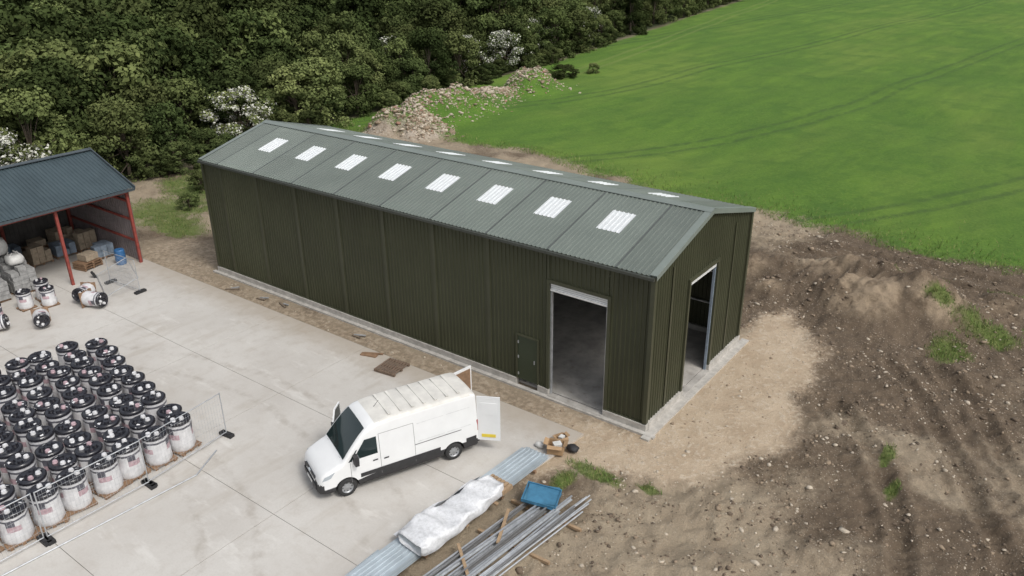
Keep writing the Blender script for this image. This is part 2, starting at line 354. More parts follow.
# ---------------------------------------------------------------- concrete yard
t=NT("concrete_yard")
nA=t.noise(.18,4,.6);nB=t.noise(1.6,5,.65);nC=t.noise(14,4,.7)
c=t.mix(t.ramp(nA,.3,.7),(.49,.465,.43),(.58,.56,.525))
c=t.mix(t.math('MULTIPLY',t.ramp(nB,.45,.75),.4),c,(.41,.37,.325))
c=t.mix(t.math('MULTIPLY',t.ramp(nC,.4,.75),.25),c,(.38,.36,.32))
st=t.noise(.45,4,.6,vec=t.mapping(t.pos(),(2.2,.5,1))); c=t.mix(t.math('MULTIPLY',t.ramp(st,.54,.72),.4),c,(.38,.34,.285))
lt=t.noise(.6,5,.7,vec=t.mapping(t.pos(),(.6,1.8,1))); c=t.mix(t.math('MULTIPLY',t.ramp(lt,.55,.70),.45),c,(.68,.665,.63))
P=t.sep(t.pos())
ed=t.ramp(t.math('ADD',P[1],t.math('MULTIPLY',nB,1.6)),-2.9,-.9); c=t.mix(t.math('MULTIPLY',ed,.6),c,(.36,.30,.23))
dx=t.math('ADD',P[0],14.);dy=t.math('ADD',P[1],24.)
rad=t.math('ADD',t.math('SQRT',t.math('ADD',t.math('MULTIPLY',dx,dx),t.math('MULTIPLY',dy,dy))),t.math('MULTIPLY',nA,1.2))
for R0 in (12.2,13.9,17.0,18.6):
    q=t.ramp(t.math('ABSOLUTE',t.math('SUBTRACT',rad,R0+0.0)),.24,.05); c=t.mix(t.math('MULTIPLY',t.math('MULTIPLY',q,t.ramp(nB,.35,.7)),.4),c,(.30,.265,.225))
MC=t.set(c,t.math('ADD',t.math('MULTIPLY',nB,.25),.6),0,.35)
M_joint=simple("joint_sealant",(.17,.155,.135),.9)
mb=MB()
def slab(poly,zt=0,zb=-.2):
    n=len(poly); mb.add([(x,y,zt) for x,y in poly]+[(x,y,zb) for x,y in poly],[tuple(range(n))]+[(i,i+n,(i+1)%n+n,(i+1)%n) for i in range(n)],0)
yc=[-1.62,-6.6,-11.6,-16.6,-21.6,-26.6,-31.6]
xe=lambda y:-1.72-(abs(y)-1.62)*.105
xc=[None,-7.6,-13.6,-19.6,-25.6,-31.6]
for j in range(len(yc)-1):
    y1,y0=yc[j]-.010,yc[j+1]+.010
    for i in range(len(xc)):
        xr1=xe(y1) if i==0 else xc[i]-.010; xr0=xe(y0) if i==0 else xc[i]-.010
        xl_=(xc[i+1]+.010) if i<len(xc)-1 else -46
        if xr0<=xl_: continue
        slab([(xl_,y0),(xr0,y0),(xr1,y1),(xl_,y1)])
mb.obj("concrete_yard",[MC])
jb=MB(); jb.box((-24,-16.6,-.1),(44,30,.17))
jb.v=[(min(v[0],xe(v[1])-.06),v[1],v[2]) for v in jb.v]; jb.obj("yard_subbase",[M_joint])

# ---------------------------------------------------------------- main building
Lb,Wb,He,Hr=27.,8.93,6.46,7.66
def sheetmat(name,c0,rough,var,axis_scale,bump=True,period=None,spec=.5,metal=0,streak=(.2,.2,.16)):
    t=NT(name); n=t.noise(.5,3,.6); k=t.noise(3,4,.6,vec=t.mapping(t.pos(),axis_scale))
    c=t.mix(t.ramp(n,.3,.7),tuple(x*(1-var) for x in c0),tuple(x*(1+var) for x in c0))
    c=t.mix(t.math('MULTIPLY',t.ramp(k,.45,.75),.25),c,streak)
    if period:
        q=t.n("ShaderNodeTexWhiteNoise",noise_dimensions='1D'); fl=t.math('FLOOR',t.math('DIVIDE',t.math('ADD',t.sep(t.pos())[0],100.5),period)); t.l(fl,q.inputs["W"])
        c=t.mix(.16,c,t.mix(q.outputs[0],(0,0,0),tuple(min(1,x*2) for x in c0)))
    t.set(c,t.math('ADD',t.math('MULTIPLY',n,.2),rough-.1),metal,spec)
    return t.m
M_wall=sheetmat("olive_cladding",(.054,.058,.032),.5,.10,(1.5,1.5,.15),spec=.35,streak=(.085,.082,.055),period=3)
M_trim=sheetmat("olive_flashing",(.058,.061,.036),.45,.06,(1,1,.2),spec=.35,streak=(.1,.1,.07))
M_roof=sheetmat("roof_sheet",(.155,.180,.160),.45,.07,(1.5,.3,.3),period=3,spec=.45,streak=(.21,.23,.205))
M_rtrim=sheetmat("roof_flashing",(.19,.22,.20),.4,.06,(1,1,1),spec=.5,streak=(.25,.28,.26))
M_rl=simple("rooflight_grp",(.74,.77,.78),.35,var=.05,scale=5)
M_rl.node_tree.nodes["Principled BSDF"].inputs["Transmission Weight"].default_value=.12
M_conc=simple("concrete_plinth",(.44,.42,.385),.85,var=.18,scale=3,dirt=(.27,.23,.18))
M_gal=simple("galvanised_steel",(.52,.54,.56),.42,.6,var=.15,scale=4)
M_white=simple("white_powdercoat",(.72,.73,.72),.4,var=.05)
M_dark=simple("dark_rubber",(.025,.025,.027),.7,var=.2)
M_steel=simple("primed_steel",(.20,.20,.20),.5,.2,var=.1)
B=empty("steel_barn")
sl_=(Hr-He)/(Wb/2)
top=lambda y:He-.03+sl_*min(y,Wb-y)
wb=MB(); PB=.25
f_=((0,0,0),(1,0,0),(0,0,1),(0,-1,0))
for a,b,z0,z1 in [(-27,-6.08,PB,He),(-6.08,-4.92,2.36,He),(-4.92,-4.42,PB,He),(-4.42,-1.80,5.06,He),(-1.80,0,PB,He)]:
    wb.corr(*f_,a,b,z0,z1-.02)
wb.corr((0,Wb,0),(1,0,0),(0,0,1),(0,1,0),-27,0,PB,He-.02)
G0,G1,GH=3.05,5.62,5.12
for a,b,z0 in [(0,G0,PB),(G0,G1,GH),(G1,Wb,PB)]:
    if a<Wb/2<b:
        wb.corr((0,0,0),(0,1,0),(0,0,1),(1,0,0),a,Wb/2,z0,top); wb.corr((0,0,0),(0,1,0),(0,0,1),(1,0,0),Wb/2,b,z0,top)
    else: wb.corr((0,0,0),(0,1,0),(0,0,1),(1,0,0),a,b,z0,top)
for a,b in [(0,Wb/2),(Wb/2,Wb)]: wb.corr((-27,0,0),(0,1,0),(0,0,1),(-1,0,0),a,b,PB,top)
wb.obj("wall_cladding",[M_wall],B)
rb=MB(); ov=.14; sv=np.array([0,Wb/2+ov,(Wb/2+ov)*sl_]); SLn=np.linalg.norm(sv); sv=sv/SLn; nv=np.array([0,-sv[2],sv[1]])
zE=He+.03-ov*sl_
lights=[-24+3*i for i in range(8)]
LX0=.53;vl0,vl1=2.02,3.32
for side in(0,1):
    if side==0: org=(0,-ov,zE);vd=sv;nd=nv
    else: org=(0,Wb+ov,zE);vd=sv*np.array([1,-1,1]);nd=nv*np.array([1,-1,1])
    cuts=[-27.12]
    for x in lights: cuts+=[x-LX0,x+LX0]
    cuts.append(.12)
    for i in range(len(cuts)-1):
        a,b=cuts[i],cuts[i+1]
        if i%2==0: rb.corr(org,(1,0,0),vd,nd,a,b,0,SLn,0)
        else:
            rb.corr(org,(1,0,0),vd,nd,a,b,0,vl0,0);rb.corr(org,(1,0,0),vd,nd,a,b,vl1,SLn,0)
            rb.corr(np.array(org)+nd*.006,(1,0,0),vd,nd,a,b,vl0-.04,vl1+.04,1)
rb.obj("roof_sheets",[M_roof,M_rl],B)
tb=MB()
for sg in(1,-1):
    y0=Wb/2; y1=Wb/2-sg*.3
    z=Hr+.085
    tb.add([(-27.16,y0,z),(.16,y0,z),(.16,y1,z-.3*sl_),(-27.16,y1,z-.3*sl_)],[(0,1,2,3)],0)
for X0,sg in((0,1),(-27,-1)):
    for s2 in(0,1):
        ya,yb=(-ov,Wb/2) if s2==0 else (Wb+ov,Wb/2)
        za,zb=zE+.055,Hr+.07
        xo=X0+sg*.16; xi=X0-sg*.12
        tb.add([(xi,ya,za),(xo,ya,za),(xo,yb,zb),(xi,yb,zb),(xo,ya,za-.2),(xo,yb,zb-.2)],[(0,1,2,3),(1,4,5,2)],0)
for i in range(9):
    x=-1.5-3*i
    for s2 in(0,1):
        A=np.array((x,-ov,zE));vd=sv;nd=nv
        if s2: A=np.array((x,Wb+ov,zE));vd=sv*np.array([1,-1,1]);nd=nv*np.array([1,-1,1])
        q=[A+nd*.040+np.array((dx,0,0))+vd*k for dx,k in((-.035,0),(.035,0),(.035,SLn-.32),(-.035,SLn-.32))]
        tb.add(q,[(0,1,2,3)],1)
tb.obj("roof_flashings",[M_rtrim,simple("roof_lap_strip",(.09,.10,.095),.5)],B)  # second material: dark strips laid along the sheet laps
gb=MB()
for yy in(-ov-.06,Wb+ov+.06): gb.box((-13.5,yy,zE-.07),(27.2,.13,.11),0)
gb.obj("gutter",[simple("gutter_dark",(.05,.055,.045),.5)],B)
fb=MB()
for i in range(9):
    x=-1.5-3*i
    if i==1: fb.box((x,-.045,(PB+He)/2),(.10,.03,He-PB-.04),0); continue
    if i==0: continue
    fb.box((x,-.045,(PB+He)/2),(.17,.03,He-PB-.04),0)
    fb.box((x,Wb+.045,(PB+He)/2),(.17,.03,He-PB-.04),0)
for x,y in((0.02,-.02),(.02,Wb+.02),(-27.02,-.02),(-27.02,Wb+.02)): fb.box((x,y,(PB+He)/2+.0),(.17,.17,He-PB-.1),0)
fb.box((.05,1.5,3.3),(.03,.14,6.0),0);fb.box((.05,7.3,3.3),(.03,.14,6.0),0)
for a,b in((-27,-6.1),(-4.9,-4.45),(-1.78,0)): fb.box(((a+b)/2,-.03,PB+.02),(b-a,.07,.05),0)
def frame(mb,axis,a,b,h,off,m=0,w=.13):
    for u in(a-w/2,b+w/2):
        c=(u,off,(h+PB)/2) if axis=='x' else (off,u,(h+PB)/2)
        mb.box(c,(w,.12,h-PB+.0) if axis=='x' else (.12,w,h-PB),m)
    c=((a+b)/2,off,h+w/2) if axis=='x' else (off,(a+b)/2,h+w/2)
    mb.box(c,((b-a)+2*w,.12,w) if axis=='x' else (.12,(b-a)+2*w,w),m)
frame(fb,'x',-4.42,-1.80,5.06,-.035);frame(fb,'y',G0,G1,GH,.035);frame(fb,'x',-6.0,-5.0,2.3,-.035,w=.06)
fb.obj("wall_flashings",[M_trim],B)
db=MB(); db.box((-5.5,-.03,1.27),(.98,.05,2.04),0); db.box((-5.14,-.075,1.25),(.03,.05,.16),1)
for z in(.5,1.3,2.0): db.box((-5.96,-.065,z),(.05,.03,.12),1)
db.obj("personnel_door",[simple("door_green",(.040,.052,.030),.4,var=.06,spec=.35),M_gal],B)
sb=MB()
sb.box((-3.11,.02,4.93),(2.58,.05,.26),0); sb.tube((-4.4,.32,5.1),(-1.82,.32,5.1),.22,n=14,mat=0)
for k in range(3): sb.box((-3.11,-.012,4.86+k*.08),(2.56,.012,.012),1)
sb.box((-3.11,-.0,4.76),(2.58,.09,.08),0)
sb.box((-.02,(G0+G1)/2,5.0),(.05,G1-G0-.04,.2),0); sb.tube((-.32,G0,5.15),(-.32,G1,5.15),.22,n=14,mat=0)
for u in(-4.38,-1.84): sb.box((u,.05,2.5),(.07,.1,5.0),1)
for u in(G0+.04,G1-.04): sb.box((-.05,u,2.5),(.1,.07,5.0),2)
sb.obj("roller_shutter",[M_white,M_gal,simple("shutter_guide_blue",(.22,.27,.33),.5)],B)
pb=MB()
for a,b in((-27.12,-6.06),(-4.94,-4.42),(-1.80,.12)):
    pb.box(((a+b)/2,-.02,.07),(b-a,.22,.37),0)
pb.box((-13.5,Wb+.02,.07),(27.24,.22,.37),0)
for a,b in((.095,G0),(G1,Wb-.095)): pb.box((.02,(a+b)/2,.068),(.22,b-a,.366),0)
pb.box((-27.02,Wb/2,.068),(.22,Wb-.19,.366),0)
pb.box((-13.4,-.22,-.10),(27.9,.20,.2),0); pb.box((.30,4.4,-.11),(.34,9.9,.2),0)
pb.box((-13.5,Wb/2,-.08),(26.7,Wb-.3,.2),1)
pb.box((-3.11,-.06,-.078),(2.6,.3,.19),1);pb.box((.03,(G0+G1)/2,-.078),(.3,G1-G0-.02,.19),1)
pb.obj("concrete_plinth",[M_conc,simple("floor_concrete",(.40,.38,.35),.75,var=.25,scale=1.2,dirt=(.2,.17,.13))],B)
ib=MB()
for i in range(6):
    x=-.35-i*5.26
    for y in(.28,Wb-.28): ib.box((x,y,He/2-.05),(.16,.3,He-.2),0)
    ib.beam((x,.28,He-.3),(x,Wb/2,Hr-.28),.16,.3,0);ib.beam((x,Wb-.28,He-.3),(x,Wb/2,Hr-.28),.16,.3,0)
for k in range(4):
    y=.7+k*1.1; z=He-.09+sl_*y
    for yy in(y,Wb-y): ib.box((-13.5,yy,z),(26.6,.06,.14),1)
for z in(1.6,3.2,4.8):
    ib.box((-16.7,.09,z),(20.4,.1,.06),1);ib.box((-13.5,Wb-.09,z),(26.6,.1,.06),1);ib.box((-26.85,Wb/2,z),(.1,Wb-.5,.06),1)
ib.obj("portal_frames",[M_steel,M_gal],B)

# ---------------------------------------------------------------- open shed
S=empty("open_fronted_shed")
M_red=simple("red_oxide_steel",(.26,.055,.042),.6,var=.25,scale=5)
M_sroof=sheetmat("slate_blue_roof",(.050,.072,.082),.4,.12,(.3,1.5,.3),spec=.5,streak=(.09,.12,.13))
M_swall=simple("shed_wall_sheet",(.21,.18,.18),.7,var=.14,scale=2)
M_block=simple("shed_dark_wall",(.09,.085,.08),.85,var=.2,scale=2)
Y1,Y0,XF,XR,XB,ZE,ZR=-1.9,-19.5,-31.9,-35.75,-39.9,4.62,6.05
q=MB(); s1=np.array([XR-XF-.35,0,ZR-ZE+.12]);L1=np.linalg.norm(s1);s1/=L1; n1=np.array([s1[2],0,-s1[0]])
q.corr((XF+.35,0,ZE-.12),(0,1,0),s1,n1,Y0-.2,Y1+.2,0,L1,0)
s2=s1*np.array([-1,1,1]);n2=n1*np.array([-1,1,1]); q.corr((2*XR-XF-.35,0,ZE-.12),(0,1,0),s2,n2,Y0-.2,Y1+.2,0,L1,0)
q.box((XR,(Y0+Y1)/2,ZR+.05),(.45,Y1-Y0+.5,.04),1)
q.box((XF+.36,(Y0+Y1)/2,ZE-.2),(.1,Y1-Y0+.4,.12),1)
q.beam((XF+.4,Y1+.23,ZE-.12),(XR,Y1+.23,ZR+.02),.06,.24,1);q.beam((2*XR-XF-.4,Y1+.23,ZE-.12),(XR,Y1+.23,ZR+.02),.06,.24,1)
q.obj("roof",[M_sroof,simple("shed_trim",(.06,.075,.085),.5)],S)
q=MB()
q.corr((0,Y1,0),(-1,0,0),(0,0,1),(0,1,0),-XF,-XB,0,lambda u:ZE-.1+(ZR-ZE)*(1-abs(u+XR)/(XF-XR)) if abs(u+XR)<3.85 else ZE-.1,0,pitch=.25)
q.corr((XB,0,0),(0,1,0),(0,0,1),(-1,0,0),Y0,Y1,0,ZE-.35,1,pitch=.25)
q.corr((0,Y0,0),(-1,0,0),(0,0,1),(0,-1,0),-XF,-XB,0,ZE,1,pitch=.25)
q.obj("walls",[M_swall,M_block],S)
q=MB()
for y in(Y1-.12,-6.0,-10.4,-14.8,-19.2):
    q.box((XF,y,ZE/2-.1),(.15,.14,ZE-.2),0);q.box((XB+.2,y,ZE/2-.1),(.18,.16,ZE-.2),0)
    q.beam((XF,y,ZE-.25),(XR,y,ZR-.2),.14,.24,0);q.beam((XB+.2,y,ZE-.35),(XR,y,ZR-.2),.14,.24,0)
for k in range(5):
    x=XF-.1-k*.8; z=ZE-.05+(XF-x)*(ZR-ZE)/(XF-XR)-.12
    for xx in(x,2*XR-x): q.box((xx,(Y0+Y1)/2,z),(.06,Y1-Y0-.1,.14),1)
q.box((XF+.02,(Y0+Y1)/2,ZE-.32),(.1,Y1-Y0,.2),0)
for z in(1.3,2.6,3.7): q.box(((XF+XB)/2,Y1-.08,z),(7.6,.08,.12),0)
q.obj("steel_frame",[M_red,M_gal],S)
M_bag=simple("white_bag",(.62,.62,.60),.6,var=.12,scale=4); M_blk=simple("grey_block",(.30,.30,.295),.9,var=.25,scale=5)
M_ply=simple("plywood_lining",(.24,.15,.09),.7,var=.2,scale=5)
M_blue=simple("blue_plastic",(.05,.17,.28),.5,var=.2,scale=3); M_blued=simple("blue_inner",(.07,.20,.30),.5,var=.25,scale=3)
for k,(x,y,nz) in enumerate([(-33.3,-8.0,6),(-34.8,-8.4,7),(-33.2,-9.5,4),(-36.2,-8.6,5),(-34.7,-10,5)]):
    q=MB()
    for iz in range(nz):
        for ix in range(3):
            for iy in range(3):
                if iz==nz-1 and random.random()<.3: continue
                q.box((x+(ix-1)*.45+random.uniform(-.025,.025),y+(iy-1)*.4+random.uniform(-.02,.02),.14+.12+iz*.24),(.43,.385,.225),0)
    for ix in(-.5,0,.5): q.box((x+ix,y,.06),(.1,1.2,.1),1)
    q.obj("block_pallet" ,[M_blk,M_ply])
def bulkbag(x,y,z,s=.95,h=.9):
    q=MB(); n=20
    prof=[(.42,0),(.52,.08),(.55,.35),(.54,.65),(.47,.88),(.30,.97),(.08,1.0)]
    vs=[];
    for r,zz in prof:
        for i in range(n):
            a=2*math.pi*i/n; sq=1/max(abs(math.cos(a)),abs(math.sin(a)))**.6; w=r*s*sq*(1+.05*math.sin(5*a+zz*7))
            vs.append((x+w*math.cos(a),y+w*math.sin(a),z+zz*h))
    fs=[(j*n+i,j*n+(i+1)%n,(j+1)*n+(i+1)%n,(j+1)*n+i) for j in range(len(prof)-1) for i in range(n)]+[tuple(range((len(prof)-1)*n,len(prof)*n))]
    q.add(vs,fs,0,True)
    for a in(.6,2.2,3.7,5.3): q.tube((x+.35*math.cos(a),y+.35*math.sin(a),z+h*.9),(x+.2*math.cos(a+.5),y+.2*math.sin(a+.5),z+h*1.25),.025,n=6)
    return q.obj("bulk_bag",[M_bag])
bulkbag(-34.6,-8.3,1.95);bulkbag(-36.2,-8.6,1.4);bulkbag(-33.3,-8.0,1.65,.75,.5)
M_crate=simple("crate_board",(.33,.27,.2),.8,var=.2); M_wrapb=simple("wrapped_goods",(.20,.25,.31),.35,var=.3,scale=3)
for (x,y,r,kind) in ((-33.7,-4.2,.2,0),(-34.6,-2.9,.0,2),(-36.6,-5.6,.1,1),(-36.7,-4.1,-.05,2),(-36.8,-2.8,.1,1),(-38.4,-4.9,.0,0),(-38.3,-3.4,.1,1),(-38.5,-6.4,0,2),(-36.5,-7.0,.1,0)):
    q=MB()
    for kz in range(3 if kind==0 else 1):
        for i in range(7): q.box((-.45+i*.15,0,.13+kz*.15),(.1,1.2,.02),0)
        for yy in(-.55,0,.55): q.box((0,yy,.07+kz*.15),(1.0,.1,.09),0)
    if kind:
        lv=3 if kind==1 else 2
        for iz in range(lv):
            for ix in(0,1):
                for iy in(0,1,2):
                    if iz==lv-1 and random.random()<.3: continue
                    q.box((-.25+ix*.5+random.uniform(-.02,.02),-.38+iy*.38,.15+.17+iz*.34),(.47,.355,.33),1 if kind==1 else 2)
    else: q.box((0,.1,.66),(.75,.8,.36),1)
    o=q.obj("loaded_pallet",[M_ply,M_crate,M_wrapb]);o.location=(x,y,0);o.rotation_euler[2]=r
q=MB(); BP=[(.27,0),(.29,.04),(.29,.28),(.305,.30),(.29,.32),(.29,.58),(.305,.60),(.29,.62),(.28,.86),(.25,.9)]
for k in range(9): q.tube((0,0,BP[k][1]),(0,0,BP[k+1][1]),BP[k][0],BP[k+1][0],n=20,cap=(k in(0,8)))
q.tube((.12,0,.9),(.12,0,.93),.04,n=8)
o=q.obj("blue_barrel",[simple("barrel_blue",(.035,.13,.30),.45)]);o.location=(-32.6,-2.8,0)

# ---------------------------------------------------------------- van
def lerp(t,xs_,ys_): return float(np.interp(t,xs_,ys_))
M_vw=simple("van_white_paint",(.78,.79,.79),.25,var=.03,scale=1.5,spec=.6)
M_vroof=simple("van_roof_dusty",(.66,.645,.60),.5,var=.10,scale=2.5)
M_glass=NT("vehicle_glass").set((.018,.03,.03),.06,0,.8)
M_blkp=simple("black_plastic",(.03,.03,.032),.55,var=.15)
M_lamp=NT("lamp_lens").set((.45,.5,.54),.1,.2,.8)
M_redl=NT("tail_lamp").set((.35,.02,.02),.2,0,.6)
M_plate=simple("yellow_plate",(.75,.58,.06),.5,var=.03)
M_tyre=simple("tyre_rubber",(.03,.03,.03),.85,var=.2,scale=12); M_rim=simple("steel_wheel",(.36,.37,.38),.4,.5,var=.1)
def loft_body(name,top_x,top_z,hw_x,hw_y,zb,lean,crown,xs_,parent,mats,beltz,wheels,rw,rc=.15,matf=None):
    def hw(x): return lerp(x,hw_x,hw_y)
    def zt(x): return lerp(x,top_x,top_z)
    def side(x,z): return hw(x)-max(0,z-beltz)*lean
    q=MB(); rings=[]
    for x in xs_:
        H=zt(x);h=hw(x); r=min(rc,(H-zb)*.3); half=[(0,zb),(h*.6,zb),(h-.05,zb),(h-.01,zb+.05)]
        zc=H-r
        for k in range(1,9):
            z=zb+.05+(zc-zb-.05)*k/8; half.append((side(x,z),z))
        yc_=side(x,zc)-r
        for k in range(1,5):
            a=math.pi/2*k/4; half.append((yc_+r*math.cos(a),zc+r*math.sin(a)*1.0))
        for k in range(1,5): half.append((yc_*(1-k/4),H+crown*(1-(1-k/4)**2)))
        full=half+[(-y,z) for y,z in half[-2:0:-1]]
        rings.append([(x,y,z) for y,z in full])
    n=len(rings[0]); vs=[p for r in rings for p in r]
    for j in range(len(rings)-1):
        for i in range(n):
            fc=(j*n+i,j*n+(i+1)%n,(j+1)*n+(i+1)%n,(j+1)*n+i)
            c=np.mean([vs[k] for k in fc],0); q.f.append(fc);q.m.append(matf(c) if matf else 0);q.sm.append(True)
    q.v=vs
    q.f.append(tuple(range(n))[::-1]);q.m.append(matf(np.mean(rings[0],0)) if matf else 0);q.sm.append(False)
    q.f.append(tuple(range((len(rings)-1)*n,len(rings)*n)));q.m.append(matf(np.mean(rings[-1],0)) if matf else 0);q.sm.append(False)
    o=q.obj(name,mats,parent)
    cutter=MB()
    for wx in wheels:
        for s in(1,-1):
            cutter.tube((wx,s*(hw(wx)-.30),rw),(wx,s*(hw(wx)+.2),rw),rw+.07,n=28)
    c=cutter.obj("cut",[M_blkp],parent)
    md_=o.modifiers.new("b",'BOOLEAN'); md_.object=c; md_.operation='DIFFERENCE'; md_.solver='EXACT'
    bpy.context.view_layer.update()
    dg=bpy.context.evaluated_depsgraph_get(); nm=bpy.data.meshes.new_from_object(o.evaluated_get(dg)); o.modifiers.clear(); o.data=nm
    bpy.data.objects.remove(c)
    try: nm.set_sharp_from_angle(angle=math.radians(38))
    except Exception: pass
    return o,hw,zt,side
def wheel(parent,name,x,y,r,w_,s):
    q=MB(); n=28
    prof=[(r*.60,w_/2),(r*.72,w_/2+.01),(r*.93,w_/2),(r,w_/2-.035),(r,-w_/2+.035),(r*.93,-w_/2),(r*.6,-w_/2)]
    vs=[(x+a*math.cos(2*math.pi*i/n),y+s*b,r+a*math.sin(2*math.pi*i/n)) for a,b in prof for i in range(n)]
    q.add(vs,[(j*n+i,j*n+(i+1)%n,(j+1)*n+(i+1)%n,(j+1)*n+i) for j in range(len(prof)-1) for i in range(n)],0,True)
    prof=[(r*.61,w_/2-.0),(r*.56,w_/2-.04),(r*.40,w_/2-.055),(r*.22,w_/2-.02),(.001,w_/2-.01)]
    vs=[(x+a*math.cos(2*math.pi*i/n),y+s*b,r+a*math.sin(2*math.pi*i/n)) for a,b in prof for i in range(n)]
    q.add(vs,[(j*n+i,j*n+(i+1)%n,(j+1)*n+(i+1)%n,(j+1)*n+i) for j in range(len(prof)-1) for i in range(n)],1,True)
    for k in range(8):
        a=2*math.pi*k/8; q.tube((x+r*.47*math.cos(a),y+s*(w_/2-.052),r+r*.47*math.sin(a)),(x+r*.47*math.cos(a),y+s*(w_/2-.042),r+r*.47*math.sin(a)),.022,n=8,mat=0)
    q.obj(name,[M_tyre,M_rim],parent)
def sidepatch(q,side,poly,s,off,mat,nx=6,nz=4):
    vs=[]
    for j in range(nz+1):
        for i in range(nx+1):
            a=i/nx;b=j/nz
            x=(poly[0][0]*(1-a)+poly[1][0]*a)*(1-b)+(poly[3][0]*(1-a)+poly[2][0]*a)*b
            z=(poly[0][1]*(1-a)+poly[1][1]*a)*(1-b)+(poly[3][1]*(1-a)+poly[2][1]*a)*b
            vs.append((x,s*(side(x,z)+off),z))
    q.add(vs,[(j*(nx+1)+i,j*(nx+1)+i+1,(j+1)*(nx+1)+i+1,(j+1)*(nx+1)+i) for j in range(nz) for i in range(nx)],mat,True)
def toppatch(q,hw,zt,side,x0,x1,f0,f1,off,mat,crown,rc,zb,nx=8,ny=10):
    vs=[]
    for j in range(nx+1):
        x=x0+(x1-x0)*j/nx;H=zt(x);r=min(rc,(H-zb)*.3);yc_=side(x,H-r)-r
        for i in range(ny+1):
            y=(-1+2*i/ny)*(f0+(f1-f0)*j/nx)*yc_
            vs.append((x-off*.7,y,H+crown*(1-(y/yc_)**2)+off))
    q.add(vs,[(j*(ny+1)+i,j*(ny+1)+i+1,(j+1)*(ny+1)+i+1,(j+1)*(ny+1)+i) for j in range(nx) for i in range(ny)],mat,True)
V=empty("white_panel_van")
ang=math.atan2(3.7,1.6)
mid=np.array([-6.40,-7.22]); AX0,AX1=.95,4.985
org=mid-np.array([math.cos(ang),math.sin(ang)])*((AX0+AX1)/2)
V.location=(org[0],org[1],.0); V.rotation_euler[2]=ang
tx=[0,.03,.10,.25,.60,.88,1.2,1.55,1.78,1.98,2.3,2.8,5.7,5.9,5.97]
tz=[.60,.80,.97,1.09,1.24,1.35,1.74,2.12,2.32,2.42,2.48,2.52,2.52,2.48,2.40]
hx=[0,.04,.12,.30,.7,1.2,5.6,5.9,5.97];hy=[.72,.84,.93,.985,1.015,1.025,1.025,1.01,.99]
xs_=sorted(set([0,.02,.04,.08,.12,.18,.25,.35,.48,.6,.75,.88,1.0,1.12,1.24,1.36,1.48,1.6,1.7,1.8,1.9,2.0,2.15,2.3,2.55,2.8,3.3,3.8,4.3,4.8,5.3,5.6,5.75,5.85,5.92,5.97]))
def vm(c):
    if c[2]<.52 or (c[0]<.2 and c[2]<.68): return 1
    if c[2]>2.44 and c[0]>2.2: return 2
    return 0
body,hw,zt,side=loft_body("body",tx,tz,hx,hy,.30,.085,.035,xs_,V,[M_vw,M_blkp,M_vroof],1.15,[AX0,AX1],.35,.15,vm)
q=MB()
toppatch(q,hw,zt,side,.93,1.80,1.02,1.0,.010,0,.035,.15,.3)
for s in(1,-1):
    sidepatch(q,side,[(1.22,1.36),(2.12,1.36),(2.12,2.0),(1.70,2.0)],s,.006,0)
    sidepatch(q,side,[(1.06,1.33),(1.18,1.33),(1.42,1.72),(1.36,1.70)],s,.006,0)
q.obj("windows",[M_glass],V)
q=MB()
for s in(1,-1):
    sidepatch(q,side,[(.12,.84),(.42,.92),(.58,1.12),(.22,1.0)],s,.008,2)
    sidepatch(q,side,[(1.45,.60),(4.45,.60),(4.45,.76),(1.45,.76)],s,.012,0,nx=10,nz=1)
    sidepatch(q,side,[(5.48,.60),(5.9,.60),(5.9,.76),(5.48,.76)],s,.012,0,nz=1)
    for x in(1.12,2.2,3.48): sidepatch(q,side,[(x,.5),(x+.014,.5),(x+.014,2.05 if x>1.2 else 1.3),(x,2.05 if x>1.2 else 1.3)],s,.004,1,nx=1,nz=8)
    sidepatch(q,side,[(3.48,1.18),(5.3,1.18),(5.3,1.21),(3.48,1.21)],s,.006,1,nz=1)
    sidepatch(q,side,[(2.2,2.05),(3.494,2.05),(3.494,2.064),(2.2,2.064)],s,.004,1,nz=1)
    sidepatch(q,side,[(2.32,1.05),(2.5,1.05),(2.5,1.10),(2.32,1.10)],s,.02,0,nz=1)
    sidepatch(q,side,[(1.92,1.10),(2.1,1.10),(2.1,1.15),(1.92,1.15)],s,.02,0,nz=1)
    for a,b in((3.62,4.65),(4.75,5.7)):
        for z0 in(1.28,1.98): sidepatch(q,side,[(a,z0),(b,z0),(b,z0+.02),(a,z0+.02)],s,.007,3,nz=1)
    q.box((1.30,s*1.14,1.42),(.14,.24,.36),0); q.beam((1.30,s*.98,1.30),(1.30,s*1.08,1.34),.06,.05,0); q.box((1.38,s*1.15,1.45),(.015,.18,.24),4)
q.box((.012,0,.80),(.05,1.0,.10),0);q.box((-.01,0,.50),(.06,1.3,.18),0);q.box((-.015,0,.82),(.04,.16,.08),4);q.box((-.045,0,.5),(.01,.52,.11),5)
q.box((.93,0,1.375),(.08,1.3,.02),0)
for y0,y1 in((-.5,.05),(.1,.62)): q.beam((.95,y0,1.41),(1.12,y1,1.66),.02,.02,0)
for i in range(7): q.box((2.75+i*.44,0,2.562),(.10,1.45,.022),6)
q.tube((2.45,0,2.55),(2.65,0,2.75),.01,.005,n=6,mat=0)
q.obj("trim",[M_blkp,simple("shut_line",(.18,.18,.18),.8),M_lamp,simple("pressing_line",(.6,.61,.61),.4),M_lamp,simple("white_plate",(.8,.8,.78),.5),M_vroof],V)
wi=0
for x in(AX0,AX1):
    for s in(1,-1): wi+=1; wheel(V,"wheel_%d"%wi,x,s*.905,.345,.225,s)
q=MB(); q.box((5.955,0,1.38),(.05,1.72,1.75),0)  # black panel across the open rear, standing in for the unlit load space
